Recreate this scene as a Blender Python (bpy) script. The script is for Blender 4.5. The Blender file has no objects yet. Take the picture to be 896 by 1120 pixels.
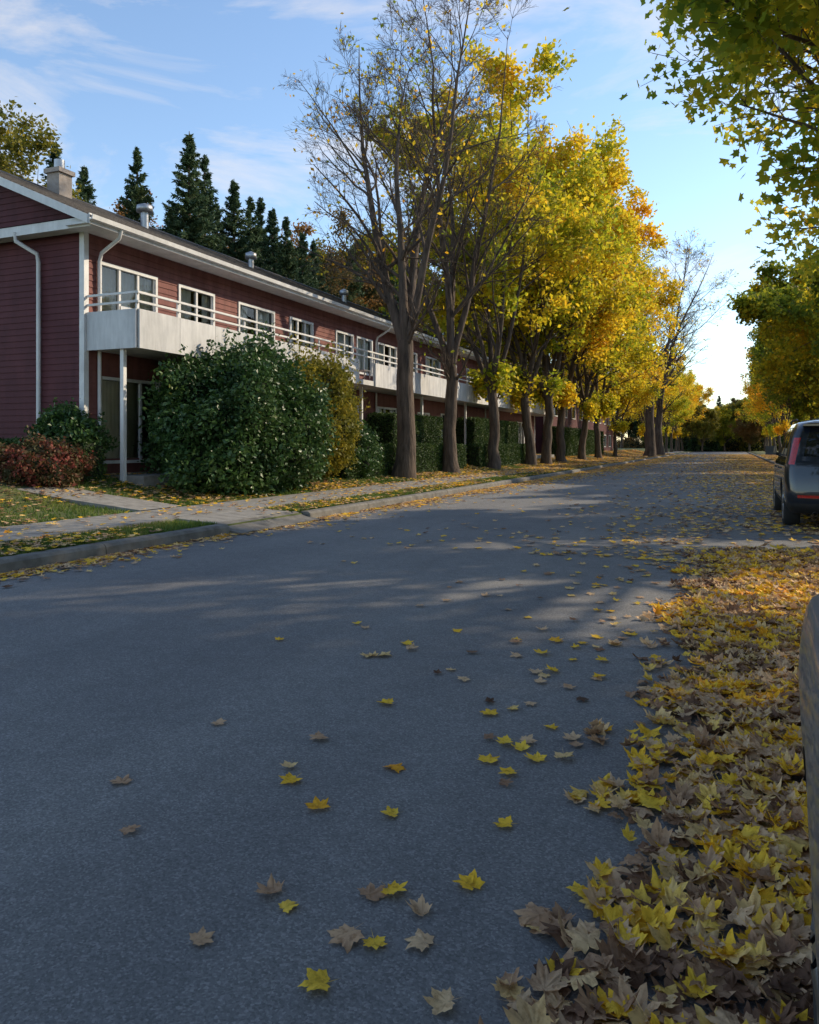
import bpy, bmesh, math, numpy as np
from mathutils import Vector, Matrix, noise as mnoise
TH=math.radians(22.5)
scene=bpy.context.scene
# ---------------------------------------------------------------- helpers
def new_mat(name):
    m=bpy.data.materials.new(name); m.use_nodes=True
    nt=m.node_tree; nt.nodes.clear()
    return m,nt,nt.nodes,nt.links
def ramp(N,stops,interp='LINEAR'):
    r=N.new('ShaderNodeValToRGB'); r.color_ramp.interpolation=interp
    e=r.color_ramp.elements
    while len(e)<len(stops): e.new(0.5)
    for i,(p,c) in enumerate(stops):
        e[i].position=p; e[i].color=(c[0],c[1],c[2],1)
    return r
def noise_node(N,L,vec,scale,detail=4,rough=0.6):
    n=N.new('ShaderNodeTexNoise'); n.inputs['Scale'].default_value=scale
    n.inputs['Detail'].default_value=detail; n.inputs['Roughness'].default_value=rough
    if vec is not None: L.new(vec,n.inputs['Vector'])
    return n
def mult(N,L,a,b):
    mu=N.new('ShaderNodeMix'); mu.data_type='RGBA'; mu.blend_type='MULTIPLY'; mu.inputs[0].default_value=1
    L.new(a,mu.inputs[6]); L.new(b,mu.inputs[7]); return mu.outputs[2]
def surf_mat(name,c1,c2,scale=3,rough=0.8,bump=0.0,bscale=60,metal=0.0,spec=0.5,stretch=None,coat=0.0,stain=0.0,bdist=.02):
    m,nt,N,L=new_mat(name)
    out=N.new('ShaderNodeOutputMaterial'); b=N.new('ShaderNodeBsdfPrincipled')
    L.new(b.outputs[0],out.inputs[0])
    tc=N.new('ShaderNodeTexCoord'); vec=tc.outputs['Object']
    if stretch:
        mp=N.new('ShaderNodeMapping'); mp.inputs['Scale'].default_value=stretch
        L.new(vec,mp.inputs['Vector']); vec=mp.outputs[0]
    n=noise_node(N,L,vec,scale)
    r=ramp(N,[(0.3,c1),(0.7,c2)]); L.new(n.outputs['Fac'],r.inputs[0]); col=r.outputs[0]
    if stain>0:
        mp=N.new('ShaderNodeMapping'); mp.inputs['Scale'].default_value=(2.2,2.2,.35); L.new(tc.outputs['Object'],mp.inputs['Vector'])
        n3=noise_node(N,L,mp.outputs[0],2.0,6,.7); r3=ramp(N,[(.35,(1-stain,)*3),(.62,(1,1,1))]); L.new(n3.outputs['Fac'],r3.inputs[0]); col=mult(N,L,col,r3.outputs[0])
    L.new(col,b.inputs['Base Color'])
    b.inputs['Roughness'].default_value=rough; b.inputs['Metallic'].default_value=metal
    b.inputs['Specular IOR Level'].default_value=spec
    b.inputs['Coat Weight'].default_value=coat
    if bump>0:
        n2=noise_node(N,L,vec,bscale); bp=N.new('ShaderNodeBump'); bp.inputs['Strength'].default_value=bump
        bp.inputs['Distance'].default_value=bdist
        L.new(n2.outputs['Fac'],bp.inputs['Height']); L.new(bp.outputs[0],b.inputs['Normal'])
    return m
def leaf_mat(name,stops,trans=0.4,nscale=0.35,objvar=0.0,rough=0.6,spec=0.25,fine=0,rw=.45,nw=1.5):
    """per leaf random attribute picks colour, object space noise makes clumps"""
    m,nt,N,L=new_mat(name)
    out=N.new('ShaderNodeOutputMaterial')
    at=N.new('ShaderNodeAttribute'); at.attribute_name='rnd'
    tc=N.new('ShaderNodeTexCoord'); n=noise_node(N,L,tc.outputs['Object'],nscale,2)
    oi=N.new('ShaderNodeObjectInfo')
    ma=N.new('ShaderNodeMath'); ma.operation='MULTIPLY_ADD'; ma.inputs[1].default_value=rw
    L.new(at.outputs['Fac'],ma.inputs[0])
    mb_=N.new('ShaderNodeMath'); mb_.operation='MULTIPLY_ADD'; mb_.inputs[1].default_value=nw; mb_.inputs[2].default_value=.5-nw*.5-rw*.5
    L.new(n.outputs['Fac'],mb_.inputs[0]); L.new(mb_.outputs[0],ma.inputs[2])
    mo=N.new('ShaderNodeMath'); mo.operation='MULTIPLY_ADD'; mo.inputs[1].default_value=objvar
    L.new(oi.outputs['Random'],mo.inputs[0]); L.new(ma.outputs[0],mo.inputs[2])
    ms=N.new('ShaderNodeMath'); ms.operation='SUBTRACT'; ms.inputs[1].default_value=objvar*0.5
    L.new(mo.outputs[0],ms.inputs[0])
    r=ramp(N,stops); L.new(ms.outputs[0],r.inputs[0]); col=r.outputs[0]
    if fine:
        n3=noise_node(N,L,tc.outputs['Object'],fine,4,.7); r3=ramp(N,[(.32,(.62,.54,.46)),(.5,(1,1,1)),(.75,(1.12,1.1,1.05))]); L.new(n3.outputs['Fac'],r3.inputs[0]); col=mult(N,L,col,r3.outputs[0])
    b=N.new('ShaderNodeBsdfPrincipled'); b.inputs['Roughness'].default_value=rough; b.inputs['Specular IOR Level'].default_value=spec
    L.new(col,b.inputs['Base Color'])
    t=N.new('ShaderNodeBsdfTranslucent'); L.new(col,t.inputs['Color'])
    mx=N.new('ShaderNodeMixShader'); mx.inputs[0].default_value=trans
    L.new(b.outputs[0],mx.inputs[1]); L.new(t.outputs[0],mx.inputs[2]); L.new(mx.outputs[0],out.inputs[0])
    return m
class MB:
    def __init__(s): s.c=[]; s.n=0
    def add(s,v,f,mat=0,rnd=None,smooth=False):
        v=np.asarray(v,dtype=np.float32).reshape(-1,3); f=np.asarray(f,dtype=np.int64)
        if len(f)==0: return
        if rnd is None: rnd=np.zeros(len(f))
        m=np.full(len(f),mat) if np.isscalar(mat) else np.asarray(mat)
        s.c.append((v,f+s.n,m,np.asarray(rnd),smooth)); s.n+=len(v)
    def box(s,x0,x1,y0,y1,z0,z1,mat=0):
        v=[(x0,y0,z0),(x1,y0,z0),(x1,y1,z0),(x0,y1,z0),(x0,y0,z1),(x1,y0,z1),(x1,y1,z1),(x0,y1,z1)]
        f=[(0,3,2,1),(4,5,6,7),(0,1,5,4),(1,2,6,5),(2,3,7,6),(3,0,4,7)]
        s.add(v,f,mat)
    def quad(s,a,b,c,d,mat=0): s.add([a,b,c,d],[(0,1,2,3)],mat)
    def prism(s,poly,y0,y1,mat=0):
        n=len(poly); v=[(p[0],y0,p[1]) for p in poly]+[(p[0],y1,p[1]) for p in poly]
        s.add(v,[(i,(i+1)%n,n+(i+1)%n,n+i) for i in range(n)],mat)
        s.add(v[:n],[tuple(range(n))],mat); s.add(v[n:],[tuple(range(n-1,-1,-1))],mat)
    def tubes(s,P,R,sides,mat=0,smooth=True):
        P=np.asarray(P,dtype=float); R=np.asarray(R,dtype=float)
        n,k,_=P.shape
        T=np.empty_like(P); T[:,1:-1]=P[:,2:]-P[:,:-2]; T[:,0]=P[:,1]-P[:,0]; T[:,-1]=P[:,-1]-P[:,-2]
        T/=np.linalg.norm(T,axis=2,keepdims=True)+1e-9
        ref=np.where(np.abs(T[:,:1,2:3])>0.9,np.array([1.,0,0]),np.array([0,0,1.]))
        ref=np.broadcast_to(ref,T.shape)
        A=np.cross(T,ref); A/=np.linalg.norm(A,axis=2,keepdims=True)+1e-9
        B=np.cross(T,A)
        an=np.arange(sides)*2*math.pi/sides
        V=P[:,:,None,:]+R[:,:,None,None]*(A[:,:,None,:]*np.cos(an)[None,None,:,None]+B[:,:,None,:]*np.sin(an)[None,None,:,None])
        idx=np.arange(n*k*sides).reshape(n,k,sides)
        a=idx[:,:-1]; b=idx[:,1:]
        F=np.stack([a,np.roll(a,-1,2),np.roll(b,-1,2),b],-1).reshape(-1,4)
        s.add(V.reshape(-1,3),F,mat,smooth=smooth)
    def tube(s,pts,r,sides=10,mat=0):
        pts=np.array(pts,dtype=float); R=np.full(len(pts),r) if np.isscalar(r) else np.array(r)
        s.tubes(pts[None],R[None],sides,mat)
    def build(s,name,mats,parent=None,loc=(0,0,0),obj=True):
        V=np.concatenate([c[0] for c in s.c])
        me=bpy.data.meshes.new(name)
        lv=np.concatenate([c[1].ravel() for c in s.c])
        tot=np.concatenate([np.full(len(c[1]),c[1].shape[1]) for c in s.c])
        st=np.concatenate([[0],np.cumsum(tot)[:-1]])
        me.vertices.add(len(V)); me.vertices.foreach_set('co',V.ravel())
        me.loops.add(len(lv)); me.loops.foreach_set('vertex_index',lv.astype(np.int32))
        me.polygons.add(len(tot)); me.polygons.foreach_set('loop_start',st.astype(np.int32))
        me.polygons.foreach_set('material_index',np.concatenate([c[2] for c in s.c]).astype(np.int32))
        me.update(calc_edges=True)
        me.polygons.foreach_set('use_smooth',np.concatenate([np.full(len(c[1]),c[4]) for c in s.c]))
        a=me.attributes.new('rnd','FLOAT','FACE'); a.data.foreach_set('value',np.concatenate([c[3] for c in s.c]).astype(np.float32))
        for m in mats: me.materials.append(m)
        me.validate()
        if not obj: return me
        return place(name,me,loc,parent=parent)
def place(name,me,loc=(0,0,0),rz=0,sc=1,parent=None):
    o=bpy.data.objects.new(name,me); o.location=loc; o.rotation_euler=(0,0,rz)
    o.scale=(sc,sc,sc) if np.isscalar(sc) else sc
    scene.collection.objects.link(o)
    if parent: o.parent=parent
    return o
def empty(name,loc=(0,0,0),rz=0):
    o=place(name,None,loc,rz); return o
def unit(a): return a/(np.linalg.norm(a,axis=-1,keepdims=True)+1e-9)
def scatter(mb,pos,size,tmpl,faces,rng,mat=0,up=0.0,curl=0.0,rnd=None,smooth=False):
    n=len(pos); nm=unit(rng.normal(size=(n,3))*(1-up)+np.array([0,0,1.0])*up*1.6)
    r=unit(rng.normal(size=(n,3))); a=unit(np.cross(nm,r)); b=np.cross(nm,a)
    sz=np.asarray(size).reshape(-1,1,1) if not np.isscalar(size) else size
    t=np.asarray(tmpl,dtype=float); z=np.repeat(t[None,:,2],n,0)
    if curl>0:
        c=rng.uniform(-0.3,1,size=(n,1))*curl; c2=rng.uniform(-1,1,size=(n,1))*curl*0.8
        z=z+c*(t[:,0]**2+t[:,1]**2)[None]+c2*(t[:,0]*t[:,1])[None]+rng.uniform(-.4,.9,size=(n,1))*curl*(t[:,0]**2)[None]
        z=z+rng.uniform(-1,1,size=(n,1))*curl*.35*np.sin(t[:,0]*3+rng.uniform(0,6,size=(n,1)))+rng.uniform(-1,1,size=(n,1))*curl*.3*np.sin(t[:,1]*3.5+rng.uniform(0,6,size=(n,1)))
        z=z+rng.normal(size=z.shape)*curl*0.10*(np.abs(t[:,0])+np.abs(t[:,1]))[None]
    sx=rng.uniform(.82,1.1,(n,1,1)) if curl>0 else 1.0
    V=pos[:,None,:]+sz*(t[None,:,0:1]*sx*a[:,None,:]+t[None,:,1:2]*b[:,None,:]+z[:,:,None]*nm[:,None,:])
    f=np.asarray(faces); k=len(t)
    F=(f[None]+np.arange(n)[:,None,None]*k).reshape(-1,f.shape[1])
    if rnd is None: rnd=rng.uniform(0,1,n)
    mb.add(V.reshape(-1,3),F,mat,rnd=np.repeat(rnd,len(f)),smooth=smooth)
KITE=[(0,-0.5,0),(0.34,0.05,0.05),(0,0.6,0),(-0.34,0.05,0.05)]; KF=[(0,1,2,3)]
MP=[(-84,.30),(-60,.54),(-42,.52),(-20,.84),(-10,.66),(6,.70),(15,.58),(27,.76),(33,.86),(40,1.03),(49,.84),(57,.80),(66,.60),(75,.78),(81,.88),(90,1.10),(99,.88),(105,.78),(114,.60),(123,.80),(131,.84),(140,1.03),(147,.86),(153,.76),(165,.58),(174,.70),(190,.66),(200,.84),(222,.52),(240,.54),(264,.30)]
n_=len(MP)
MV=[(0,-.12,0.0)]+[(math.cos(math.radians(a))*r*.5,math.sin(math.radians(a))*r*.5-.05,(.02 if r>.84 else -.01)) for a,r in MP]+[(math.cos(math.radians(a))*r*1.05,math.sin(math.radians(a))*r,0.0) for a,r in MP]
MF=[(0,i+1,i+2) for i in range(n_-1)]
for i in range(n_-1): MF+=[(i+1,n_+i+1,n_+i+2),(i+1,n_+i+2,i+2)]
MV+=[(-.02,-.2,0.),(.02,-.2,0.),(.10,-1.0,.12)]; MF+=[(2*n_+1,2*n_+3,2*n_+2)]
ML=[(-90,.25),(-20,.7),(12,.5),(38,.92),(64,.55),(90,1.0),(116,.55),(142,.92),(168,.5),(200,.7)]
LV=[(math.cos(math.radians(a))*r,math.sin(math.radians(a))*r,0.0) for a,r in ML]; LF=[tuple(range(10))]
# ---------------------------------------------------------------- terrain profile
GV=[-700,-70,-24,-12.0,-10.4,-9.4,-7.1]; GZ=[6,1.6,.75,.65,.27,.16,.12]
def gz(v):
    v=np.asarray(v,dtype=float)
    return np.where(v<-3,np.interp(v,GV,GZ),np.interp(v,[2.85,9,60,700],[.12,.2,.6,3]))
# ---------------------------------------------------------------- materials
def asphalt():
    m,nt,N,L=new_mat('asphalt'); out=N.new('ShaderNodeOutputMaterial'); b=N.new('ShaderNodeBsdfPrincipled'); L.new(b.outputs[0],out.inputs[0])
    tc=N.new('ShaderNodeTexCoord'); o=tc.outputs['Object']
    vo=N.new('ShaderNodeTexVoronoi'); vo.inputs['Scale'].default_value=150; L.new(o,vo.inputs['Vector'])
    fine=noise_node(N,L,o,230,3,.7); big=noise_node(N,L,o,.35,5,.6); mid=noise_node(N,L,o,7,5,.75)
    r1=ramp(N,[(0.0,(.095,.095,.096)),(0.4,(.162,.163,.164)),(.75,(.220,.220,.220)),(1.0,(.37,.365,.36))])
    mixv=N.new('ShaderNodeMath'); mixv.operation='MULTIPLY_ADD'; mixv.inputs[1].default_value=0.62
    sep=N.new('ShaderNodeSeparateColor'); L.new(vo.outputs['Color'],sep.inputs[0])
    L.new(sep.outputs[0],mixv.inputs[0])
    h=N.new('ShaderNodeMath'); h.operation='MULTIPLY'; h.inputs[1].default_value=0.5; L.new(fine.outputs['Fac'],h.inputs[0]); L.new(h.outputs[0],mixv.inputs[2])
    L.new(mixv.outputs[0],r1.inputs[0])
    r2=ramp(N,[(0.3,(.84,.84,.86)),(0.7,(1.14,1.13,1.11))]); L.new(big.outputs['Fac'],r2.inputs[0])
    r3=ramp(N,[(0.3,(.88,.88,.88)),(0.7,(1.09,1.09,1.09))]); L.new(mid.outputs['Fac'],r3.inputs[0])
    c=mult(N,L,mult(N,L,r1.outputs[0],r2.outputs[0]),r3.outputs[0])
    mp=N.new('ShaderNodeMapping'); mp.inputs['Scale'].default_value=(1.1,.03,1); L.new(o,mp.inputs['Vector'])
    wn=noise_node(N,L,mp.outputs[0],1.0,3,.5); r4=ramp(N,[(.35,(.90,.90,.91)),(.65,(1.07,1.07,1.06))]); L.new(wn.outputs['Fac'],r4.inputs[0]); c=mult(N,L,c,r4.outputs[0])
    L.new(c,b.inputs['Base Color'])
    b.inputs['Roughness'].default_value=.82; b.inputs['Specular IOR Level'].default_value=.3
    bp=N.new('ShaderNodeBump'); bp.inputs['Strength'].default_value=1.0; bp.inputs['Distance'].default_value=.006
    L.new(mixv.outputs[0],bp.inputs['Height']); L.new(bp.outputs[0],b.inputs['Normal'])
    return m
M_asph=asphalt()
M_conc=surf_mat('concrete',(.17,.16,.145),(.29,.28,.255),6,.9,.5,120)
M_kerb=surf_mat('kerb_concrete',(.10,.095,.085),(.21,.20,.18),5,.9,.6,90)
M_ground=surf_mat('lawn_soil',(.050,.075,.018),(.11,.12,.035),1.6,1.0,.8,40)
M_grass=leaf_mat('grass_blades',[(0,(.04,.08,.015)),(.45,(.10,.17,.03)),(.8,(.20,.23,.05)),(1,(.30,.26,.09))],.35,.8)
M_bark=surf_mat('bark',(.040,.028,.021),(.16,.118,.088),9,.95,1.0,22,stretch=(1,1,.14),bdist=.05)
M_gold=leaf_mat('gold_leaves',[(0,(.22,.30,.02)),(.28,(.48,.47,.03)),(.52,(.80,.62,.035)),(.8,(.86,.55,.035)),(1,(.80,.38,.025))],.55,.3,objvar=.6)
M_mapleR=leaf_mat('green_yellow_leaves',[(0,(.09,.14,.02)),(.35,(.20,.25,.025)),(.55,(.45,.42,.03)),(.8,(.75,.55,.03)),(1,(.75,.40,.02))],.55,.3,objvar=.3)
M_mapleN=leaf_mat('yellow_green_leaves',[(0,(.16,.25,.03)),(.33,(.30,.37,.035)),(.58,(.58,.52,.04)),(.8,(.85,.64,.05)),(1,(.85,.48,.03))],.6,.45)
M_rust=leaf_mat('rust_leaves',[(0,(.06,.07,.025)),(.4,(.16,.12,.035)),(.7,(.28,.16,.05)),(1,(.34,.15,.04))],.35,.3,objvar=.6)
M_spruce=leaf_mat('spruce_needles',[(0,(.035,.06,.035)),(.5,(.07,.12,.06)),(1,(.14,.18,.07))],.25,.5,objvar=.3)
M_laurel=leaf_mat('laurel_leaves',[(0,(.02,.055,.018)),(.5,(.05,.11,.03)),(.9,(.10,.17,.045)),(1,(.15,.18,.05))],.25,1.5,rough=.4,spec=.4)
M_olive=leaf_mat('olive_leaves',[(0,(.08,.10,.02)),(.5,(.20,.19,.025)),(1,(.45,.34,.04))],.4,1.2)
M_hedge=leaf_mat('hedge_leaves',[(0,(.02,.045,.012)),(.5,(.045,.09,.02)),(1,(.10,.14,.035))],.2,1.5)
M_red=leaf_mat('red_shrub_leaves',[(0,(.04,.055,.02)),(.45,(.09,.075,.03)),(.75,(.20,.055,.04)),(1,(.38,.09,.07))],.25,2.5)
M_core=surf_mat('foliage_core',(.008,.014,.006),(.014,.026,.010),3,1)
M_fall=leaf_mat('fallen_leaves',[(0,(.09,.045,.025)),(.15,(.24,.13,.075)),(.30,(.50,.31,.18)),(.50,(.72,.50,.29)),(.60,(.78,.54,.22)),(.68,(.90,.60,.06)),(.88,(.92,.54,.03)),(1,(.84,.36,.02))],.22,1.1,rough=.6,spec=.2,fine=45,rw=.75,nw=1.2)
# ---------------------------------------------------------------- ground, road, kerbs, pavement
mb=MB()
vs=[-700,-300,-70,-24,-16,-12.0,-11.2,-10.4,-9.4,-8.2,-7.08,-7.07,2.84,2.85,5,9,30,60,300,700]
us=np.concatenate([[-300,-100],np.arange(-40,120,4),[150,220,400,800,1500]])
zz=[float(gz(v)) if (v<-7.075 or v>2.845) else -.06 for v in vs]
X,Y=np.meshgrid(vs,us); Z=np.repeat(np.array(zz)[None],len(us),0)
wob=np.array([[mnoise.noise((x*.3,y*.3,0))*.04 if (-40<x<-7.5 or 3.2<x<60) and -40<y<120 else 0 for x in vs] for y in us])
V=np.stack([X,Y,Z+wob],-1).reshape(-1,3); nx=len(vs)
F=[(j*nx+i,j*nx+i+1,(j+1)*nx+i+1,(j+1)*nx+i) for j in range(len(us)-1) for i in range(nx-1)]
mb.add(V,F,0,smooth=True); mb.build('ground',[M_ground])
mb=MB()
for a,b_ in [(-200,-20),(-20,0),(0,20),(20,60),(60,150),(150,900)]:
    xs=np.linspace(-6.95,2.7,9); zc=[.04*(1-((x+2.1)/4.85)**2) for x in xs]
    v=[(x,a,z) for x,z in zip(xs,zc)]+[(x,b_,z) for x,z in zip(xs,zc)]
    mb.add(v,[(i,i+1,10+i,9+i) for i in range(8)],0,smooth=True)
mb.build('road',[M_asph])
def roadz(v): return .04*(1-((np.asarray(v)+2.1)/4.85)**2)
mb=MB()
def kerb(mb,x0,x1,y0,y1,z):
    n=max(1,int((y1-y0)/2.4)); ys=np.linspace(y0,y1,n+1)
    s=1 if x1<0 else -1
    for i in range(n):
        a,b_=ys[i]+.006,ys[i+1]-.006
        if s>0: poly=[(x0,-.05),(x1+.02,-.05),(x1,z-.04),(x1-.03,z-.008),(x1-.055,z),(x0,z)]
        else: poly=[(x0-.02,-.05),(x1,-.05),(x1,z),(x0+.055,z),(x0+.03,z-.008),(x0,z-.04)]
        mb.prism(poly,a,b_)
kerb(mb,-7.12,-6.93,-40,9.7,.15); kerb(mb,-7.12,-6.93,12.1,150,.15)
for a in (9.7,10.9): mb.prism([(-7.22,.02),(-6.72,-.02),(-6.72,.03),(-6.95,.06),(-7.22,.15)],a+.006,a+1.194)
mb.build('kerb',[M_kerb])
mb=MB(); kerb(mb,2.68,2.88,-40,150,.15); mb.build('kerb',[M_kerb])
mb=MB()
for y in np.arange(-30,150,1.5):
    mb.box(-9.35,-7.95,y+.008,y+1.49,.02,.20)
for y in np.arange(9.75,11.9,1.1):
    mb.prism([(-7.94,.02),(-7.23,.02),(-7.23,.152),(-7.94,.196)],y+.005,y+1.095)
mb.build('sidewalk',[M_conc])
pathc=lambda v: 11.15-1.2*np.clip((-9.3-v)/4,0,1)
mb=MB()
xs=np.linspace(-9.37,-34,18)
for i in range(17):
    a,b_=xs[i]-.01,xs[i+1]; o1=float(pathc(a))-.55; o2=float(pathc(b_))-.55
    za,zb=float(gz(a))+.05,float(gz(b_))+.05
    mb.quad((a,o1,za),(b_,o2,zb),(b_,o2+1.1,zb),(a,o1+1.1,za))
    mb.quad((a,o1,za-.1),(b_,o2,zb-.1),(b_,o2,zb),(a,o1,za))
mb.build('garden_path',[M_conc])
mb=MB()
for y in np.arange(-30,120,1.5): mb.box(6.6,8.0,y+.008,y+1.49,.05,.24)
mb.build('sidewalk',[M_conc])
rng=np.random.default_rng(3); mb=MB()
def blades(n,v0,v1,u0,u1,h=.07):
    v=rng.uniform(v0,v1,n); u=u0+(u1-u0)*rng.uniform(0,1,n)**1.5
    ok=~((v<-9.3)&(np.abs(u-pathc(v))<.57)); ok&=~((v>-8)&(v<-7)&(u>9.7)&(u<12.1)); ok&=~((v<-12.3)&(u>12.3))
    nz=np.array([mnoise.noise((a*.9,b_*.5,9)) for a,b_ in zip(v,u)]); ok&=(rng.uniform(-.7,.1,n)<nz)
    v=v[ok];u=u[ok];m=len(v)
    P=np.stack([v,u,gz(v)],1)+np.array([0,0,-.005]); a=rng.uniform(0,2*math.pi,m); w=.009*(1+u/18)
    d=np.stack([np.cos(a),np.sin(a),np.zeros(m)],1)*w[:,None]
    tip=P+np.stack([rng.normal(0,.025,m),rng.normal(0,.025,m),rng.uniform(.5,1.3,m)*h],1)
    V=np.stack([P-d,P+d,tip],1).reshape(-1,3)
    mb.add(V,np.arange(m*3).reshape(-1,3),0,rnd=rng.uniform(0,1,m))
blades(70000,-7.95,-7.13,-2,45); blades(150000,-13.5,-9.38,0,45); blades(50000,-22,-12,2,12.3); blades(20000,2.9,6.6,2,40)
mb.build('grass',[M_grass])
# ---------------------------------------------------------------- trees
def grow(P,R,m,tmin,lenf,spread,up,k,rng,rf=.55,rmin=.004,tmax=1.0,wig=.10,taper=.2):
    n,K,_=P.shape; idx=np.repeat(np.arange(n),m); t=rng.uniform(tmin,tmax,n*m)
    f=t*(K-1); i=np.minimum(f.astype(int),K-2); w=(f-i)[:,None]
    st=P[idx,i]*(1-w)+P[idx,i+1]*w; tan=unit(P[idx,i+1]-P[idx,i])
    per=unit(np.cross(tan,rng.normal(size=(n*m,3))))
    sp=rng.normal(spread,.18,n*m)[:,None]
    d=unit(tan*np.cos(sp)+per*np.sin(sp)+np.array([0,0,1.])*up)
    pl=np.linalg.norm(np.diff(P,axis=1),axis=2).sum(1)[idx]
    Ln=pl*lenf*(1.25-.75*t)*rng.uniform(.65,1.25,n*m)
    r0=np.maximum((R[idx,i]*(1-w[:,0])+R[idx,i+1]*w[:,0])*rf,rmin)
    return curve(st,d,Ln,r0,k,rng,up*.25,wig,taper,rmin)
def curve(st,d,Ln,r0,k,rng,bend,wig,taper=.2,rmin=.003):
    n=len(st); P=np.empty((n,k,3)); P[:,0]=st; dd=d.copy()
    for j in range(1,k):
        P[:,j]=P[:,j-1]+dd*(Ln/(k-1))[:,None]
        dd=unit(dd+rng.normal(size=(n,3))*wig+np.array([0,0,1.])*bend)
    R=r0[:,None]*np.linspace(1,taper,k)[None]; return P,np.maximum(R,rmin*.7)
def tree_mesh(name,seed,H,fork,tr,nlead,lean,m1,l1,m2,m3,m4=0,lp=12,lsize=.17,jit=.14,leafm=None,tm=KITE,tf=KF,leafprob=1.0,lim_t=.12,up3=0.0,thin=(-.45,.1),low=0.9):
    rng=np.random.default_rng(seed); mb=MB()
    k=8; z=np.linspace(-.15,fork,k); P=np.zeros((1,k,3)); P[0,:,2]=z
    P[0,:,0]=np.cumsum(rng.normal(0,.05,k)); P[0,:,1]=np.cumsum(rng.normal(0,.05,k)); P[0]-=[P[0,0,0],P[0,0,1],0]
    R=tr*(1-.22*np.linspace(0,1,k)); R[0]*=1.45; R[1]*=1.1
    mb.tubes(P,R[None],14)
    top=P[:,-1]-np.array([0,0,.25])
    az=np.arange(nlead)*2*math.pi/nlead+rng.uniform(0,6); le=rng.uniform(.6,1.3,nlead)*lean; le[0]*=.3
    d=np.stack([np.cos(az)*np.sin(le),np.sin(az)*np.sin(le),np.cos(le)],1)
    LP,LR=curve(np.repeat(top,nlead,0),d,(H-fork)*rng.uniform(.82,1.02,nlead),tr*rng.uniform(.42,.62,nlead),12,rng,.03,.07,.08)
    LR=LR*np.linspace(1,.75,12)[None]
    mb.tubes(LP,LR,9)
    A,AR=grow(LP,LR,m1,lim_t,l1,.85,.12,8,rng,.5,.012); mb.tubes(A,AR,6)
    B,BR=grow(P,R[None],3,.75,low,1.0,.3,8,rng,.28,.02); mb.tubes(B,BR,6)
    A=np.concatenate([A,B]); AR=np.concatenate([AR,BR])
    C,CR=grow(A,AR,m2,.15,.42,.75,.05,5,rng,.5,.008); mb.tubes(C,CR,4)
    D,DR=grow(C,CR,m3,.1,.5,.7,up3,4,rng,.55,.0065); mb.tubes(D,DR,3)
    E=D
    if m4:
        E,ER=grow(D,DR,m4,.1,.6,.6,up3,3,rng,.6,.005); mb.tubes(E,ER,3)
    n,K,_=E.shape
    idx=np.repeat(np.arange(n),lp)
    if leafprob<1: idx=idx[rng.uniform(0,1,len(idx))<leafprob]
    cl=np.array([mnoise.noise((E[i,0,0]*.55+seed,E[i,0,1]*.55,E[i,0,2]*.55)) for i in range(n)])
    keep=rng.uniform(thin[0],thin[1],len(idx))<cl[idx]; idx=idx[keep]
    f=rng.uniform(.1,1.0,len(idx))*(K-1); i=np.minimum(f.astype(int),K-2); w=(f-i)[:,None]
    pos=E[idx,i]*(1-w)+E[idx,i+1]*w+rng.normal(0,jit,(len(idx),3))
    scatter(mb,pos,rng.uniform(.7,1.25,len(idx))*lsize,tm,tf,rng,1,up=.25)
    return mb.build(name,[M_bark,leafm or M_gold],obj=False)
T_bare=[tree_mesh('bare_tree_mesh',11,17.6,4.6,.33,4,.26,14,.34,8,6,3,lp=1,lsize=.15,leafprob=.14,up3=.12),
        tree_mesh('bare_tree_mesh_b',12,17.5,4.2,.28,4,.24,14,.34,8,6,3,lp=1,lsize=.15,leafprob=.16,up3=.12)]
T_gold=[tree_mesh('gold_tree_mesh',s,h,3.6,.26,5,.32,12,.38,8,5,0,lp=16,lsize=.22,jit=.22,thin=(-.42,.08)) for s,h in ((21,17),(22,18),(23,16.5))]
T_mapR=[tree_mesh('street_maple_mesh',s,h,3.6,.24,6,.66,12,.48,8,5,0,lp=19,lsize=.13,jit=.2,leafm=M_mapleR,tm=LV,tf=LF,thin=(-.65,-.15)) for s,h in ((31,12),(32,11))]
T_near=tree_mesh('overhanging_maple_mesh',41,13,3.6,.28,7,.80,12,.46,9,6,0,lp=17,lsize=.105,jit=.2,leafm=M_mapleN,tm=LV,tf=LF,thin=(-.6,-.1))
def setleaf(o,m):
    o.material_slots[1].link='OBJECT'; o.material_slots[1].material=m
def tl(name,me,u,v=-10.1,rz=0,sc=1,par=None):
    return place(name,me,(v,u,float(gz(v))-.02),rz,sc,par)
tl('bare_tree',T_bare[0],23.8,rz=.6); tl('bare_tree',T_bare[1],28.7,rz=2.2)
tl('golden_tree',T_gold[0],34.4,rz=.3,sc=1.04)
tl('golden_tree',T_gold[1],41.5,rz=1.9,sc=1.08); tl('golden_tree',T_gold[2],44.5,rz=4,sc=1.1,v=-9.9)
tl('golden_tree',T_gold[0],50,rz=3.1,sc=1.1); tl('golden_tree',T_gold[1],57.5,rz=5,sc=1.05)
tl('golden_tree',T_gold[2],65,rz=1.2,sc=1.02)
tl('bare_tree',T_bare[0],84,rz=1,sc=(1.6,1.6,1.38),v=-7.9); tl('bare_tree',T_bare[1],95,rz=3,sc=(1.6,1.6,1.35),v=-7.6)
tl('golden_tree',T_gold[0],75,rz=4,sc=.72); tl('golden_tree',T_gold[1],104,rz=2,sc=.8)
tl('golden_tree',T_gold[0],114,rz=4,sc=.8)
far=empty('distant_treeline')
for u in np.arange(126,190,11): tl('tree',T_gold[int(u)%3],u,rz=u,sc=.88,v=-9.3,par=far)
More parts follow.
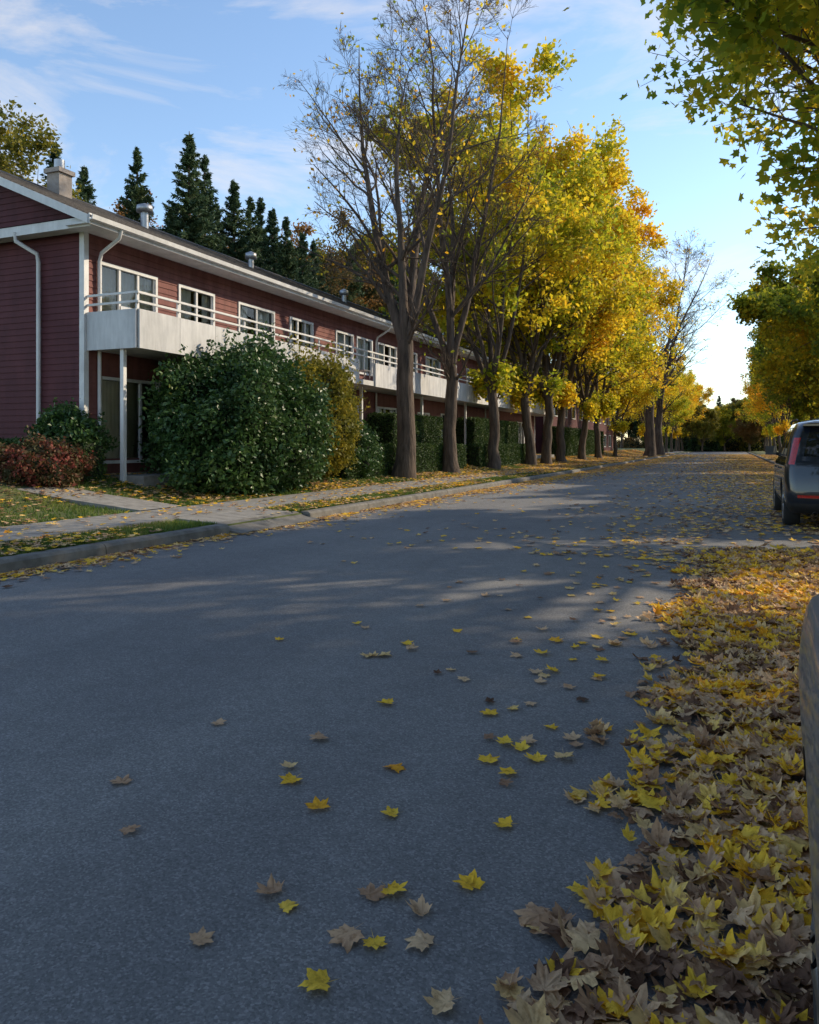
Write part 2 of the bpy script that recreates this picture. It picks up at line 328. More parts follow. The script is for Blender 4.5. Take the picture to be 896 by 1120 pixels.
for i,(u,v,s,rz) in enumerate([(-2,5.6,1.1,1),(3.5,6.4,1.1,4.4),(8.6,7.6,1.1,5.5),(23,7.2,.80,3.3),(32,7.1,.86,1.1),(42,7.2,.98,5),(53,7.0,1.05,4),(64,6.8,1.1,2.5),(77,6.6,1.15,.4),(90,6.5,1.2,3)]):  # row includes one out-of-view maple near the camera, added to shade the foreground
    o=place('street_maple',T_mapR[(i+1)%2],(v,u,float(gz(v))-.02),rz,s)
place('street_maple',T_near,(4.3,14.2,.1),1.0,1.08)
for u in np.arange(103,190,12):
    o=place('tree',T_gold[int(u)%3],(6.0,u,.15),u,.85,far)
for i,v in enumerate(np.linspace(-40,40,20)):
    u=190+rng.uniform(-8,14)
    o=place('tree',(T_mapR if i%3 else T_gold)[i%2],(v,u,-1.2),rng.uniform(0,6),rng.uniform(.75,1.15) if i%3 else .62,far); setleaf(o,[M_rust,M_mapleR,M_laurel,M_gold,M_rust,M_spruce][i%6])
for i in range(10):
    v=rng.uniform(-140,140); u=rng.uniform(225,260)
    o=place('tree',T_gold[i%3],(v,u,0),rng.uniform(0,6),rng.uniform(.8,1.1),far); setleaf(o,[M_rust,M_mapleR,M_gold,M_rust][i%4])
for i in range(9):
    v=rng.uniform(24,60); u=rng.uniform(40,200)
    o=place('tree',T_mapR[i%2],(v,u,.2),rng.uniform(0,6),rng.uniform(.7,1.0),far); setleaf(o,[M_rust,M_mapleR,M_hedge][i%3])
# ---- spruces
def spruce_mesh(name,seed,H=20,R0=3.6):
    rng=np.random.default_rng(seed); mb=MB()
    mb.tube([(0,0,-.3),(0,0,H*.5),(0,0,H)],[.3,.16,.02],8)
    nb=int(H*19); t=np.sort(rng.uniform(.04,.995,nb)); t=t**.9; z=H*t; L=R0*(1-t)**.9*rng.uniform(.55,1.15,nb)+.12
    az=rng.uniform(0,2*math.pi,nb); el=np.interp(t,[0,.6,1],[-.35,-.10,.7])+rng.normal(0,.08,nb)
    d=np.stack([np.cos(az)*np.cos(el),np.sin(az)*np.cos(el),np.sin(el)],1)
    st=np.stack([np.zeros(nb),np.zeros(nb),z],1)
    P,R=curve(st,d,L,np.full(nb,.035),5,rng,.06,.04); mb.tubes(P,R,3)
    cnt=(L*75).astype(int)+8; idx=np.repeat(np.arange(nb),cnt); n=len(idx)
    f=rng.uniform(.05,1,n)**.8*4; i=np.minimum(f.astype(int),3); w=(f-i)[:,None]
    pos=P[idx,i]*(1-w)+P[idx,i+1]*w; side=np.cross(d[idx],[0,0,1.]); fr=(1-f/4)
    pos=pos+side*(rng.normal(0,.13,n)*(.3+L[idx]*.35)*(fr+.25))[:,None]+np.stack([rng.normal(0,.03,n),rng.normal(0,.03,n),-np.abs(rng.normal(0,.12,n))],1)
    scatter(mb,pos,rng.uniform(.16,.34,n),[(0,-.5,0),(.16,0,0),(0,.6,0),(-.16,0,0)],KF,rng,1,up=.45)
    return mb.build(name,[M_bark,M_spruce],obj=False)
T_sp=[spruce_mesh('spruce_mesh',1),spruce_mesh('spruce_mesh_b',2,R0=4.2)]
def cam2st(px,depth):
    x=(px-448)/850*depth; y=depth
    c,s=math.cos(TH),math.sin(TH)
    return (x*c-y*s, x*s+y*c)   # v,u
for i,(px,py,dp) in enumerate([(150,160,52),(207,143,50),(224,168,54),(256,195,56),(274,214,60),(298,226,56),(313,236,52),(331,252,64),(60,155,50),(92,180,56),(343,262,70),(188,225,62),(238,225,66),(-60,150,45),(-150,120,40),(362,275,80),(385,268,76),(405,285,84),(285,215,66),(430,290,84)]):
    v,u=cam2st(px,dp); g=float(gz(v)); h=1.3+(487-py)/850*dp-g; s=h/20
    place('spruce_tree',T_sp[i%2],(v,u,g),i*1.3,(s*1.2,s*1.2,s))
bg=empty('background_forest')
for i,(px,py,dp) in enumerate([(15,140,42),(-15,150,44),(355,268,85),(375,262,90),(395,262,88),(415,270,90),(440,280,95),(345,300,75),(470,300,100),(500,320,110),(530,330,110),(560,340,120),(600,350,130),(120,235,75),(280,255,80),(320,270,85),(640,380,150),(680,390,160),(-100,200,55)]):
    v,u=cam2st(px,dp); g=float(gz(v)); h=1.3+(487-py)/850*dp-g
    o=place('tree',T_gold[i%3],(v,u,g),i,h/17.,bg); setleaf(o,[M_olive,M_rust,M_rust][i%3] if i>1 else M_olive)
for i in range(12):
    v=rng.uniform(-90,-34); u=rng.uniform(-10,140); o=place('spruce',T_sp[i%2],(v,u,float(gz(v))),i,rng.uniform(.5,.68),bg)
# conifers and mixed trees closing the street where it bends
for i,(v,u,s) in enumerate([(-6.5,172,.66),(-2.5,184,.62),(1.5,180,.5),(4.5,190,.66),(8,182,.6),(-11,186,.85),(12,190,.8),(-16,190,.95),(17,194,.9)]):
    o=place('spruce',T_sp[i%2],(v,u,0),i,(s*1.4,s*1.4,s),far)
for i,(v,u,s,m) in enumerate([(-5.2,160,.80,M_olive),(3.2,163,.82,M_rust),(-1.2,170,.78,M_mapleR),(-3.4,176,.9,M_gold),(1.4,178,.95,M_olive)]):
    o=place('tree',T_mapR[i%2],(v,u,-1.0),i,s,far); setleaf(o,m)
# ---- shrubs and hedges
def ico(sub=4):
    bm=bmesh.new(); bmesh.ops.create_icosphere(bm,subdivisions=sub,radius=1)
    V=np.array([v.co[:] for v in bm.verts]); F=np.array([[v.index for v in f.verts] for f in bm.faces]); bm.free(); return V,F
IV,IF=ico()
def shr(d,sd):
    return np.array([1+.30*mnoise.noise((p[0]*1.7+sd,p[1]*1.7,p[2]*1.7))+.20*mnoise.noise((p[0]*4.3+sd,p[1]*4.3,p[2]*4.3)) for p in d])
def shrub(name,c,r,n,size,mat,seed,sprigs=70,slen=.42):
    rng=np.random.default_rng(seed); mb=MB(); c=np.array(c,float); r=np.array(r,float)
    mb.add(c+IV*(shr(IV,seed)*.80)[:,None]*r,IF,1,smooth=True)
    q=unit(rng.normal(size=(n,3)))
    rad=shr(q,seed)*rng.normal(.94,.075,n)
    pos=c+q*rad[:,None]*r
    pos=pos[pos[:,2]>gz(pos[:,0])]
    scatter(mb,pos,rng.uniform(.6,1.35,len(pos))*size,KITE,KF,rng,0,up=.3)
    ns=sprigs; dd=unit(rng.normal(size=(ns,3))); dd[:,2]=np.abs(dd[:,2]); s0=c+dd*r*(shr(dd,seed)*.92)[:,None]
    P,R=curve(s0,unit(dd+[0,0,.5]),rng.uniform(.2,.75,ns)*r[2]*slen,np.full(ns,.006),4,rng,.1,.1); mb.tubes(P,R,3,1)
    idx=np.repeat(np.arange(ns),18); pos=P[idx,rng.integers(0,4,len(idx))]+rng.normal(0,.06,(len(idx),3))
    scatter(mb,pos,size,KITE,KF,rng,0,up=.3)
    return mb.build(name,[mat,M_core])
def hedge(name,x0,x1,y0,y1,z0,z1,seed,size=.06,dens=900,mat=None):
    rng=np.random.default_rng(seed); mb=MB()
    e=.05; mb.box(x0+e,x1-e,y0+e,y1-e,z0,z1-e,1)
    fs=[((x0,y0,z1),(x1-x0,0,0),(0,y1-y0,0)),((x1,y0,z0),(0,y1-y0,0),(0,0,z1-z0)),((x0,y0,z0),(0,y1-y0,0),(0,0,z1-z0)),((x0,y0,z0),(x1-x0,0,0),(0,0,z1-z0)),((x0,y1,z0),(x1-x0,0,0),(0,0,z1-z0))]
    for o,a,b_ in fs:
        o,a,b_=map(np.array,(o,a,b_)); A=np.linalg.norm(np.cross(a,b_)); n=int(A*dens)
        p=o+rng.uniform(0,1,(n,1))*a+rng.uniform(0,1,(n,1))*b_
        w=np.array([mnoise.noise((q[0]*1.3,q[1]*1.3,q[2]*1.3)) for q in p])
        ctr=np.array([(x0+x1)/2,(y0+y1)/2,(z0+z1)/2]); p=p+unit(p-ctr)*(w*.10)[:,None]+rng.normal(0,.03,(n,3))
        scatter(mb,p,rng.uniform(.7,1.4,n)*size,KITE,KF,rng,0,up=.3)
    return mb.build(name,[mat or M_hedge,M_core])
shrub('laurel_bush',(-10.65,15.5,1.6),(1.55,2.45,1.95),52000,.10,M_laurel,5,150,.5)
shrub('olive_shrub',(-10.9,19.3,2.1),(1.1,1.6,1.6),17000,.10,M_olive,6,120,.7)
shrub('laurel_bush',(-11.0,21.4,1.2),(.9,1.2,1.0),8000,.09,M_laurel,9)
shrub('laurel_bush',(-12.6,12.0,1.2),(.7,.6,.9),6000,.09,M_laurel,19)
shrub('red_berry_shrub',(-12.1,10.9,.9),(.8,.9,.5),9000,.07,M_red,7,30)
hedge('clipped_hedge',-30,-11.75,11.65,12.25,.55,1.42,1)
hedge('clipped_hedge',-10.95,-10.45,20.5,31.5,.2,1.32,2)
hedge('tall_hedge',-12.2,-11.15,25.5,30.5,.4,2.45,3)
hedge('clipped_hedge',-10.95,-10.45,33.5,44,.2,1.35,4)
hedge('tall_hedge',-12.2,-11.15,35,43,.4,2.6,5)
hedge('tall_hedge',-12.2,-11.2,54,75,.4,2.6,6,.09,350)
hedge('garden_hedge',10,11.2,8,100,.2,2.3,8,.10,300)
for i,v in enumerate(np.linspace(-26,26,11)):
    shrub('distant_shrub',(v,176+rng.uniform(-3,6),.8),(3.2,2.5,rng.uniform(1.6,3.4)),2500,.35,[M_laurel,M_rust,M_olive,M_hedge][i%4],40+i,10).parent=far
shrub('garden_shrub',(9,34,1.2),(1.2,2.0,1.3),6000,.13,M_red,17)
# ---------------------------------------------------------------- building
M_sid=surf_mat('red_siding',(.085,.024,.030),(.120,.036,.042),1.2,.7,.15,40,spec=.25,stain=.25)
M_sid2=surf_mat('pale_red_siding',(.185,.072,.064),(.255,.108,.092),1.5,.75,.15,40,spec=.25,stain=.3)  # paler, browner red for the long facade than for the other walls
M_white=surf_mat('white_trim',(.62,.62,.61),(.78,.78,.77),2.5,.6,.1,30,stain=.15)
M_bal=surf_mat('balcony_panel',(.52,.53,.54),(.70,.70,.70),1.1,.7,.1,20,stain=.25)
M_shing=surf_mat('shingles',(.04,.038,.037),(.11,.10,.095),14,.9,.8,50,stretch=(1,1,1))
M_dark=surf_mat('dark_room',(.015,.014,.013),(.04,.035,.03),1,1)
M_cur=surf_mat('curtain',(.68,.66,.60),(.82,.80,.75),3,.9)
M_metal=surf_mat('galvanised',(.35,.35,.35),(.5,.5,.5),5,.4,metal=.8)
M_brick=surf_mat('chimney_render',(.30,.25,.21),(.42,.36,.31),8,.9,.4,40)
def glass_mat():
    m,nt,N,L=new_mat('window_glass'); out=N.new('ShaderNodeOutputMaterial')
    g=N.new('ShaderNodeBsdfGlossy'); g.inputs['Roughness'].default_value=.02; t=N.new('ShaderNodeBsdfTransparent'); t.inputs[0].default_value=(.9,.93,.92,1)
    fr=N.new('ShaderNodeFresnel'); fr.inputs[0].default_value=1.6; mx=N.new('ShaderNodeMixShader')
    tc=N.new('ShaderNodeTexCoord'); n=noise_node(N,L,tc.outputs['Object'],1.2,1); bp=N.new('ShaderNodeBump'); bp.inputs['Strength'].default_value=.12; bp.inputs['Distance'].default_value=.05
    L.new(n.outputs['Fac'],bp.inputs['Height']); L.new(bp.outputs[0],g.inputs['Normal'])
    L.new(fr.outputs[0],mx.inputs[0]); L.new(t.outputs[0],mx.inputs[1]); L.new(g.outputs[0],mx.inputs[2]); L.new(mx.outputs[0],out.inputs[0]); return m
M_glass=glass_mat()
FV=-12.55; U0=12.45; U1=53; BK=-22.6; ZB=.5; ZE=5.85
house=empty('apartment_building')
up=[(12.9,14.6,2.9),(15.5,16.8,1),(18.0,19.7,1),(20.7,22.0,1),(23.7,24.9,1),(25.3,26.5,1)]
wins=[]
for s in (0,14.2,28.2):
    for a,b_,_ in up:
        if b_+s<U1-.3:
            wins.append((a+s,b_+s,4.0 if (b_-a)<1.5 else 3.75,5.22)); 
for s in (0,7,14.2,21.2,28.2,35):
    wins.append((12.9+s,14.7+s,1.0,2.75)); 
    if 18.6+s<U1: wins.append((17.0+s,18.3+s,1.45,2.7))
wb=MB()
def siding_wall(mb,plane,axis,a0,a1,z0,z1,openings,sgn,mat=0,topf=None):
    c=.135; nz=int((z1-z0)/c)+1
    for i in range(nz):
        za=z0+i*c; zb=min(za+c,z1)
        if zb-za<.005: continue
        if topf:
            e0,e1=topf(zb)
        else: e0,e1=a0,a1
        if e1-e0<.02: continue
        segs=[(e0,e1)]
        for (p,q,r,s) in openings:
            if (za+zb)/2>r and (za+zb)/2<s:
                ns=[]
                for (g,h) in segs:
                    if q<=g or p>=h: ns.append((g,h))
                    else:
                        if p>g: ns.append((g,p))
                        if q<h: ns.append((q,h))
                segs=ns
        for g,h in segs:
            o=sgn*.018
            if axis=='x':
                mb.quad((plane+o,g,za),(plane+o,h,za),(plane+.002*sgn,h,zb),(plane+.002*sgn,g,zb),mat)
                mb.quad((plane,g,za),(plane,h,za),(plane+o,h,za),(plane+o,g,za),mat)
            else:
                mb.quad((g,plane+o,za),(h,plane+o,za),(h,plane+.002*sgn,zb),(g,plane+.002*sgn,zb),mat)
                mb.quad((g,plane,za),(h,plane,za),(h,plane+o,za),(g,plane+o,za),mat)
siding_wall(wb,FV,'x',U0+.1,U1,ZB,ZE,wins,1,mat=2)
siding_wall(wb,BK,'x',U0,U1,ZB,ZE,[],-1)
siding_wall(wb,U0,'y',BK,FV-.1,ZB,ZE,[],-1)
PIT=.44; RV=-17.6; OV=.62
zr=lambda v: ZE+.10+PIT*(FV+OV-v) if v>RV else ZE+.10+PIT*(FV+OV-RV)-PIT*(RV-v)
def tri(z):
    d=(z-(ZE-.0)-.10-PIT*OV)/PIT
    return (BK+max(d,0)+.02,FV-max(d,0)-.02)
siding_wall(wb,U0,'y',BK,FV,ZE,zr(RV)-.15,[],-1,topf=tri)
siding_wall(wb,U1,'y',BK,FV,ZB,ZE,[],1); siding_wall(wb,U1,'y',BK,FV,ZE,zr(RV)-.15,[],1,topf=tri)
wb.box(BK+.1,FV-.6,U0+.2,U1-.2,ZB,ZE-.05,1)
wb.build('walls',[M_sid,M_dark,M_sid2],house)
tb=MB()
tb.box(FV-.10,FV+.03,U0-.03,U0+.10,ZB,ZE,0)
tb.box(BK-.03,BK+.1,U0-.03,U0+.1,ZB,ZE,0)
tb.box(BK-.02,FV+.02,U0-.045,U1+.04,.3,.72,2)
tb.box(FV+.002,FV+OV,U0-.5,U1+.5,ZE-.04,ZE,0)
tb.box(FV+OV,FV+OV+.03,U0-.5,U1+.5,ZE-.06,ZE+.15,0)
tb.prism([(FV+OV+.032,ZE+.0),(FV+OV+.12,ZE+.02),(FV+OV+.14,ZE+.11),(FV+OV+.12,ZE+.11),(FV+OV+.105,ZE+.035),(FV+OV+.032,ZE+.03)],U0-.52,U1+.5,0)
for yy in (U0-.53,U1+.5):
    tb.prism([(RV,zr(RV)-.16),(RV,zr(RV)+.02),(FV+OV,zr(FV+OV)+.02),(FV+OV,zr(FV+OV)-.16)],yy,yy+.035,0)
    tb.prism([(RV,zr(RV)-.16),(BK-OV,zr(BK-OV)-.16),(BK-OV,zr(BK-OV)+.02),(RV,zr(RV)+.02)],yy,yy+.035,0)
tb.box(BK-.4,FV+.6,U0-.42,U0-.38,ZE-.08,ZE+.12,0); tb.box(BK-.4,FV+.6,U0-.38,U0-.03,ZE-.05,ZE-.02,0)
tb.quad((BK-.4,U0-.44,ZE+.13),(FV+.62,U0-.44,ZE+.13),(FV+.62,U0-.0,ZE+.30),(BK-.4,U0-.0,ZE+.30),1)
tb.tube([(-14.05,U0-.42,ZE),(-14.05,U0-.40,ZE-.18),(-13.75,U0-.12,ZE-.42),(-13.75,U0-.08,ZE-.6),(-13.75,U0-.08,.75)],.045,8,0)
for yy in (U0+.35,26.8,41,52.5):
    tb.tube([(FV+OV+.06,yy,ZE+.02),(FV+OV+.0,yy,ZE-.16),(FV+.14,yy,ZE-.42),(FV+.08,yy,ZE-.6),(FV+.08,yy,.8)],.04,8,0)
tb.build('trim_and_gutters',[M_white,M_shing,M_conc],house)
rb=MB()
def roofside(v0,v1):
    n=34
    for i in range(n):
        a=v0+(v1-v0)*i/n; b_=v0+(v1-v0)*(i+1)/n
        rb.quad((a,U0-.5,zr(a)+.035),(a,U1+.5,zr(a)+.035),(b_,U1+.5,zr(b_)+.02),(b_,U0-.5,zr(b_)+.02),0)
        rb.quad((a,U0-.5,zr(a)+.0),(a,U1+.5,zr(a)+.0),(a,U1+.5,zr(a)+.035),(a,U0-.5,zr(a)+.035),0)
roofside(FV+OV+.05,RV); roofside(BK-OV-.05,RV)
rb.prism([(RV-.15,zr(RV)-.03),(RV,zr(RV)+.06),(RV+.15,zr(RV)-.03)],U0-.5,U1+.5,0)
rb.prism([(RV,zr(RV)-.1),(FV+OV,zr(FV+OV)-.1),(FV+OV,zr(FV+OV)-.04),(RV,zr(RV)-.02)],U0-.49,U1+.45,0)
rb.build('roof',[M_shing],house)
cb=MB()
def chim(v,u,w,h):
    z=zr(v); cb.box(v-w,v+w,u-w,u+w,z-.4,z+h,0); cb.box(v-w-.06,v+w+.06,u-w-.06,u+w+.06,z+h,z+h+.12,0)
    cb.tube([(v,u,z+h+.1),(v,u,z+h+.4)],.14,12,1)
def vent(v,u,h,r=.12):
    z=zr(v); cb.tube([(v,u,z-.2),(v,u,z+h)],r,12,1); cb.tube([(v,u,z+h),(v,u,z+h+.02),(v,u,z+h+.2),(v,u,z+h+.28)],[r,r*2,r*1.9,.02],14,1)
chim(-16.9,15.9,.22,.55); vent(-16,18.2,.45); vent(-15.4,22.8,.3,.1); vent(-15.5,30,.3,.1); vent(-16,44,.4)
cb.build('chimneys_and_vents',[M_brick,M_metal],house)
nb=MB()
for k_,(a,b_,z0,z1) in enumerate(wins):
    f=.07; X0,X1=FV-.05,FV+.045
    nb.box(X0,X1,a-f,a,z0-f,z1+f,0); nb.box(X0,X1,b_,b_+f,z0-f,z1+f,0)
    nb.box(X0,X1,a,b_,z1,z1+f,0); nb.box(X0,X1+.03,a,b_,z0-f,z0,0)
    w=b_-a; cuts=[a+w/2] if w<1.75 else [a+w*.36,a+w*.68]
    if k_%3==0: cuts=[a+w*.33,a+w*.67]
    for c in cuts: nb.box(X0+.01,X1-.02,c-.03,c+.03,z0,z1,0)
    e=.035
    nb.box(X0+.02,X1-.03,a,a+e,z0,z1,0); nb.box(X0+.02,X1-.03,b_-e,b_,z0,z1,0)
    nb.quad((FV-.02,a,z0),(FV-.02,b_,z0),(FV-.02,b_,z1),(FV-.02,a,z1),1)
    rr=np.random.default_rng(k_); 
    for (p,q) in ([(a,a+w*rr.uniform(.25,.45)),(b_-w*rr.uniform(.2,.4),b_)] if rr.uniform()<.55 else [(a,b_)]):
        n=max(6,int((q-p)/.035)); ys=np.linspace(p,q,n); xs_=FV-.10+.025*np.sin(np.arange(n)*1.9)+.01*rr.normal(size=n)
        v=[(x,y,z0) for x,y in zip(xs_,ys)]+[(x,y,z1) for x,y in zip(xs_,ys)]
        nb.add(v,[(i,i+1,n+i+1,n+i) for i in range(n-1)],2,smooth=True)
    nb.box(FV-.6,FV-.5,a-.3,b_+.3,z0-.3,z1+.3,3)
    nb.box(FV-.5,FV-.06,a-.1,a-.08,z0-.1,z1+.1,3); nb.box(FV-.5,FV-.06,b_+.08,b_+.1,z0-.1,z1+.1,3)
nb.build('windows',[M_white,M_glass,M_cur,M_dark],house)
bb=MB(); BO=FV+1.4; BZ=3.32
bb.box(FV+.022,BO-.05,U0+.12,U1-.05,BZ+.02,BZ+.18,0)
n=int((U1-U0)/1.25); ys=np.linspace(U0+.08,U1,n+1)
for i in range(n):
    if i%11==8: continue
    bb.box(BO-.045,BO,ys[i]+.006,ys[i+1]-.006,BZ,BZ+.80,0)
for yy in (U0+.03,U1+.0): bb.box(FV+.04,BO-.05,yy,yy+.045,BZ,BZ+.80,0)
for i in range(0,n+1):
    bb.box(BO-.085,BO-.05,ys[i]-.02,ys[i]+.02,BZ+.18,BZ+1.16,1)
for z in (.93,1.12):
    bb.box(BO-.06,BO-.01,U0+.05,U1,BZ+z,BZ+z+.045,1); bb.box(FV+.04,BO-.062,U0+.04,U0+.08,BZ+z,BZ+z+.045,1)
for yy in [U0+.15]+list(np.arange(18.2,U1,5.6)):
    bb.box(BO-.53,BO-.44,yy-.045,yy+.045,.4,BZ,1)
bb.box(FV+.02,BO,U0+.2,U1-.3,.3,.70,2)
bb.build('balcony',[M_bal,M_white,M_conc],house)
pb=MB()
for (v0,u0) in ((FV+.35,13.1),(FV+.35,20.8),(FV+.4,24.2)):
    for a in (0,.42):
        for c in (0,.42): pb.box(v0+a,v0+a+.03,u0+c,u0+c+.03,BZ+.18,BZ+(.60 if a else 1.0),0)
    pb.box(v0,v0+.45,u0,u0+.45,BZ+.60,BZ+.63,0); pb.box(v0,v0+.025,u0,u0+.45,BZ+.75,BZ+1.02,0)
pb.build('balcony_chairs',[M_metal],house)
h2=empty('apartment_building'); wb=MB(); w2=[(y,y+1.6,1.2,2.5) for y in np.arange(66,100,4)]+[(y,y+1.6,3.9,5.1) for y in np.arange(66,100,4)]
siding_wall(wb,-14.0,'x',64,102,.4,5.8,w2,1); siding_wall(wb,64,'y',-24,-14.0,.4,5.8,[],-1); wb.box(-23.9,-14.5,64.2,101.8,.4,5.8,1); wb.box(-24,-14.0,101.8,102,.4,5.8,0)
for a,b_,z0,z1 in w2:
    wb.box(-14.05,-13.94,a-.08,a,z0,z1,2); wb.box(-14.05,-13.94,b_,b_+.08,z0,z1,2); wb.box(-14.05,-13.94,a-.08,b_+.08,z1,z1+.08,2); wb.box(-14.05,-13.94,a-.08,b_+.08,z0-.08,z0,2)
    wb.quad((-14.03,a,z0),(-14.03,b_,z0),(-14.03,b_,z1),(-14.03,a,z1),3)
wb.prism([(-13.3,5.8),(-19,8.2),(-24.7,5.8)],63.5,102.5,4)
wb.build('walls_and_roof',[M_sid,M_dark,M_white,M_glass,M_shing],h2)
# ---------------------------------------------------------------- vehicles
M_blk=surf_mat('black_plastic',(.012,.012,.013),(.02,.02,.021),8,.6,.1,200)
M_tyre=surf_mat('tyre_rubber',(.012,.012,.012),(.025,.024,.023),8,.9,.2,80)
M_rim=surf_mat('alloy',(.35,.36,.37),(.5,.5,.5),5,.3,metal=.9)
M_navy=surf_mat('dark_blue_paint',(.010,.014,.022),(.013,.018,.028),3,.28,metal=.3,coat=1.0)
M_silver=surf_mat('grey_blue_paint',(.13,.145,.165),(.15,.165,.185),3,.42,metal=.35,coat=.5)
M_cgl=surf_mat('tinted_glass',(.008,.009,.010),(.012,.013,.014),2,.04,spec=.8)
M_lampR=surf_mat('red_lamp',(.30,.01,.01),(.50,.02,.015),30,.15,coat=1.0)
M_lampW=surf_mat('clear_lamp',(.5,.5,.5),(.7,.7,.7),30,.1,coat=1.0)
M_plate=surf_mat('number_plate',(.6,.6,.6),(.7,.7,.72),12,.5)
def car(name,loc,paint,S,wheelx,belt,glasstop,wr=.36,rot=math.pi/2,lampz=(.95,1.5),lampj=(0,6),rails=True,gt=((.03,.30),(.34,.60),(.64,.93)),mirx=.85):
    root=empty(name,loc,rot)
    S=np.array(S); zs=[]
    for a,b_ in zip(S[:-1,0],S[1:,0]):
        k=max(1,int(round((b_-a)/.04))); zs+=list(np.linspace(a,b_,k,endpoint=False))
    zs.append(S[-1,0]); zs=np.array(sorted(set(np.round(zs,4))))
    par=np.stack([np.interp(zs,S[:,0],S[:,i]) for i in range(6)],1)
    for _ in range(2): par[1:-1,1:]=.25*par[:-2,1:]+.5*par[1:-1,1:]+.25*par[2:,1:]
    ring=[]; NR,NC,NS,NF=10,9,36,10
    for z,xr,xf,hw,rr,rf in par:
        hp=[]
        for t in np.linspace(0,1,NR,endpoint=False):
            y=t*(hw-rr); hp.append((xr+.05*(y/hw)**2,y))
        xc=xr+.05*((hw-rr)/hw)**2
        for t in np.linspace(0,1,NC,endpoint=False):
            a=t*math.pi/2; hp.append((xc+rr*1.3*(1-math.cos(a)),hw-rr+rr*math.sin(a)))
        xa=xc+rr*1.3; xb=xf-.12-rf*1.3
        for t in np.linspace(0,1,NS,endpoint=False):
            x=xa+t*(xb-xa); y=hw*(1-.05*max(0,(t-.72)/.28)**2); hp.append((x,y))
        for t in np.linspace(0,1,NC,endpoint=False):
            a=t*math.pi/2; hp.append((xb+rf*1.3*math.sin(a),hw*.95-rf*(1-math.cos(a))))
        yy=hw*.95-rf
        for t in np.linspace(0,1,NF):
            y=yy*(1-t); hp.append((xf-.12*(y/yy)**2,y))
        full=hp+[(x,-y) for x,y in hp[-2:0:-1]]
        ring.append([(x,y,z) for x,y in full])
    V=np.array(ring); nz,nn,_=V.shape
    bm=bmesh.new(); vv=[[bm.verts.new(V[i,j]) for j in range(nn)] for i in range(nz)]
    H=NR+NC+NS+NC+NF; halfi=lambda j: j if j<H-1 else 2*(H-1)-j
    zb,zt=belt,glasstop; glassf={}
    for i in range(nz-1):
        zm=(zs[i]+zs[i+1])/2
        for j in range(nn):
            f=bm.faces.new((vv[i][j],vv[i][(j+1)%nn],vv[i+1][(j+1)%nn],vv[i+1][j])); f.smooth=True
            jj=min(halfi(j),halfi((j+1)%nn)); m=0; key=None
            if zb<zm<zt:
                if jj<NR-1: key='r'
                elif NR+NC<=jj<NR+NC+NS:
                    t=(jj-NR-NC)/NS
                    for q,(g0,g1) in enumerate(gt):
                        if g0<t<g1: key='s%d%d'%(q,j>nn/2)
                    if key is None and t<gt[-1][1]: m=2
                elif jj>=NR+NC+NS+NC-2: key='f'
            if zm<S[0,0]+.16: m=2
            if lampz[0]<zm<lampz[1] and NR+lampj[0]<=jj<NR+lampj[1]: 
                m=3; key=None
            if .62<zm<.80 and NR+NC+NS<=jj<NR+NC+NS+NC+3: m=4
            if .42<zm<.72 and jj>=NR+NC+NS+NC+3: m=2
            if .50<zm<.55 and 3<jj<NR: m=3
            if key: glassf.setdefault(key,[]).append(f)
            f.material_index=m
    bm.faces.new(vv[0][::-1]).material_index=2; ft=bm.faces.new(vv[-1]); ft.smooth=True
    for k,fl in glassf.items():
        for f in fl: f.material_index=1
        r=bmesh.ops.inset_region(bm,faces=fl,thickness=.022,depth=-.008,use_even_offset=True)
        for f in r['faces']: f.material_index=2
    bmesh.ops.recalc_face_normals(bm,faces=bm.faces[:])
    me=bpy.data.meshes.new('body'); bm.to_mesh(me); bm.free()
    mats=[paint,M_cgl,M_blk,M_lampR,M_lampW]
    for m in mats: me.materials.append(m)
    body=place('body',me)
    hwm=S[:,3].max(); cutters=[]
    for x in wheelx:
        for s in (1,-1):
            cm=bmesh.new(); bmesh.ops.create_cone(cm,cap_ends=True,segments=48,radius1=wr+.07,radius2=wr+.07,depth=.62)
            cme=bpy.data.meshes.new('c'); cm.to_mesh(cme); cm.free(); 
            for m in mats: cme.materials.append(m)
            cme.polygons.foreach_set('material_index',[2]*len(cme.polygons))
            co=place('cut',cme,(x,s*(hwm+.02),wr+.0)); co.rotation_euler=(math.pi/2,0,0); cutters.append(co)
            md=body.modifiers.new('b','BOOLEAN'); md.object=co; md.operation='DIFFERENCE'; md.solver='EXACT'
    dg=bpy.context.evaluated_depsgraph_get(); dg.update()
    nm=bpy.data.meshes.new_from_object(body.evaluated_get(dg)); body.modifiers.clear(); body.data=nm
    for c in cutters: bpy.data.objects.remove(c)
    nm.polygons.foreach_set('use_smooth',[True]*len(nm.polygons))
    try: nm.set_sharp_from_angle(angle=math.radians(32))
    except Exception: pass
    body.parent=root
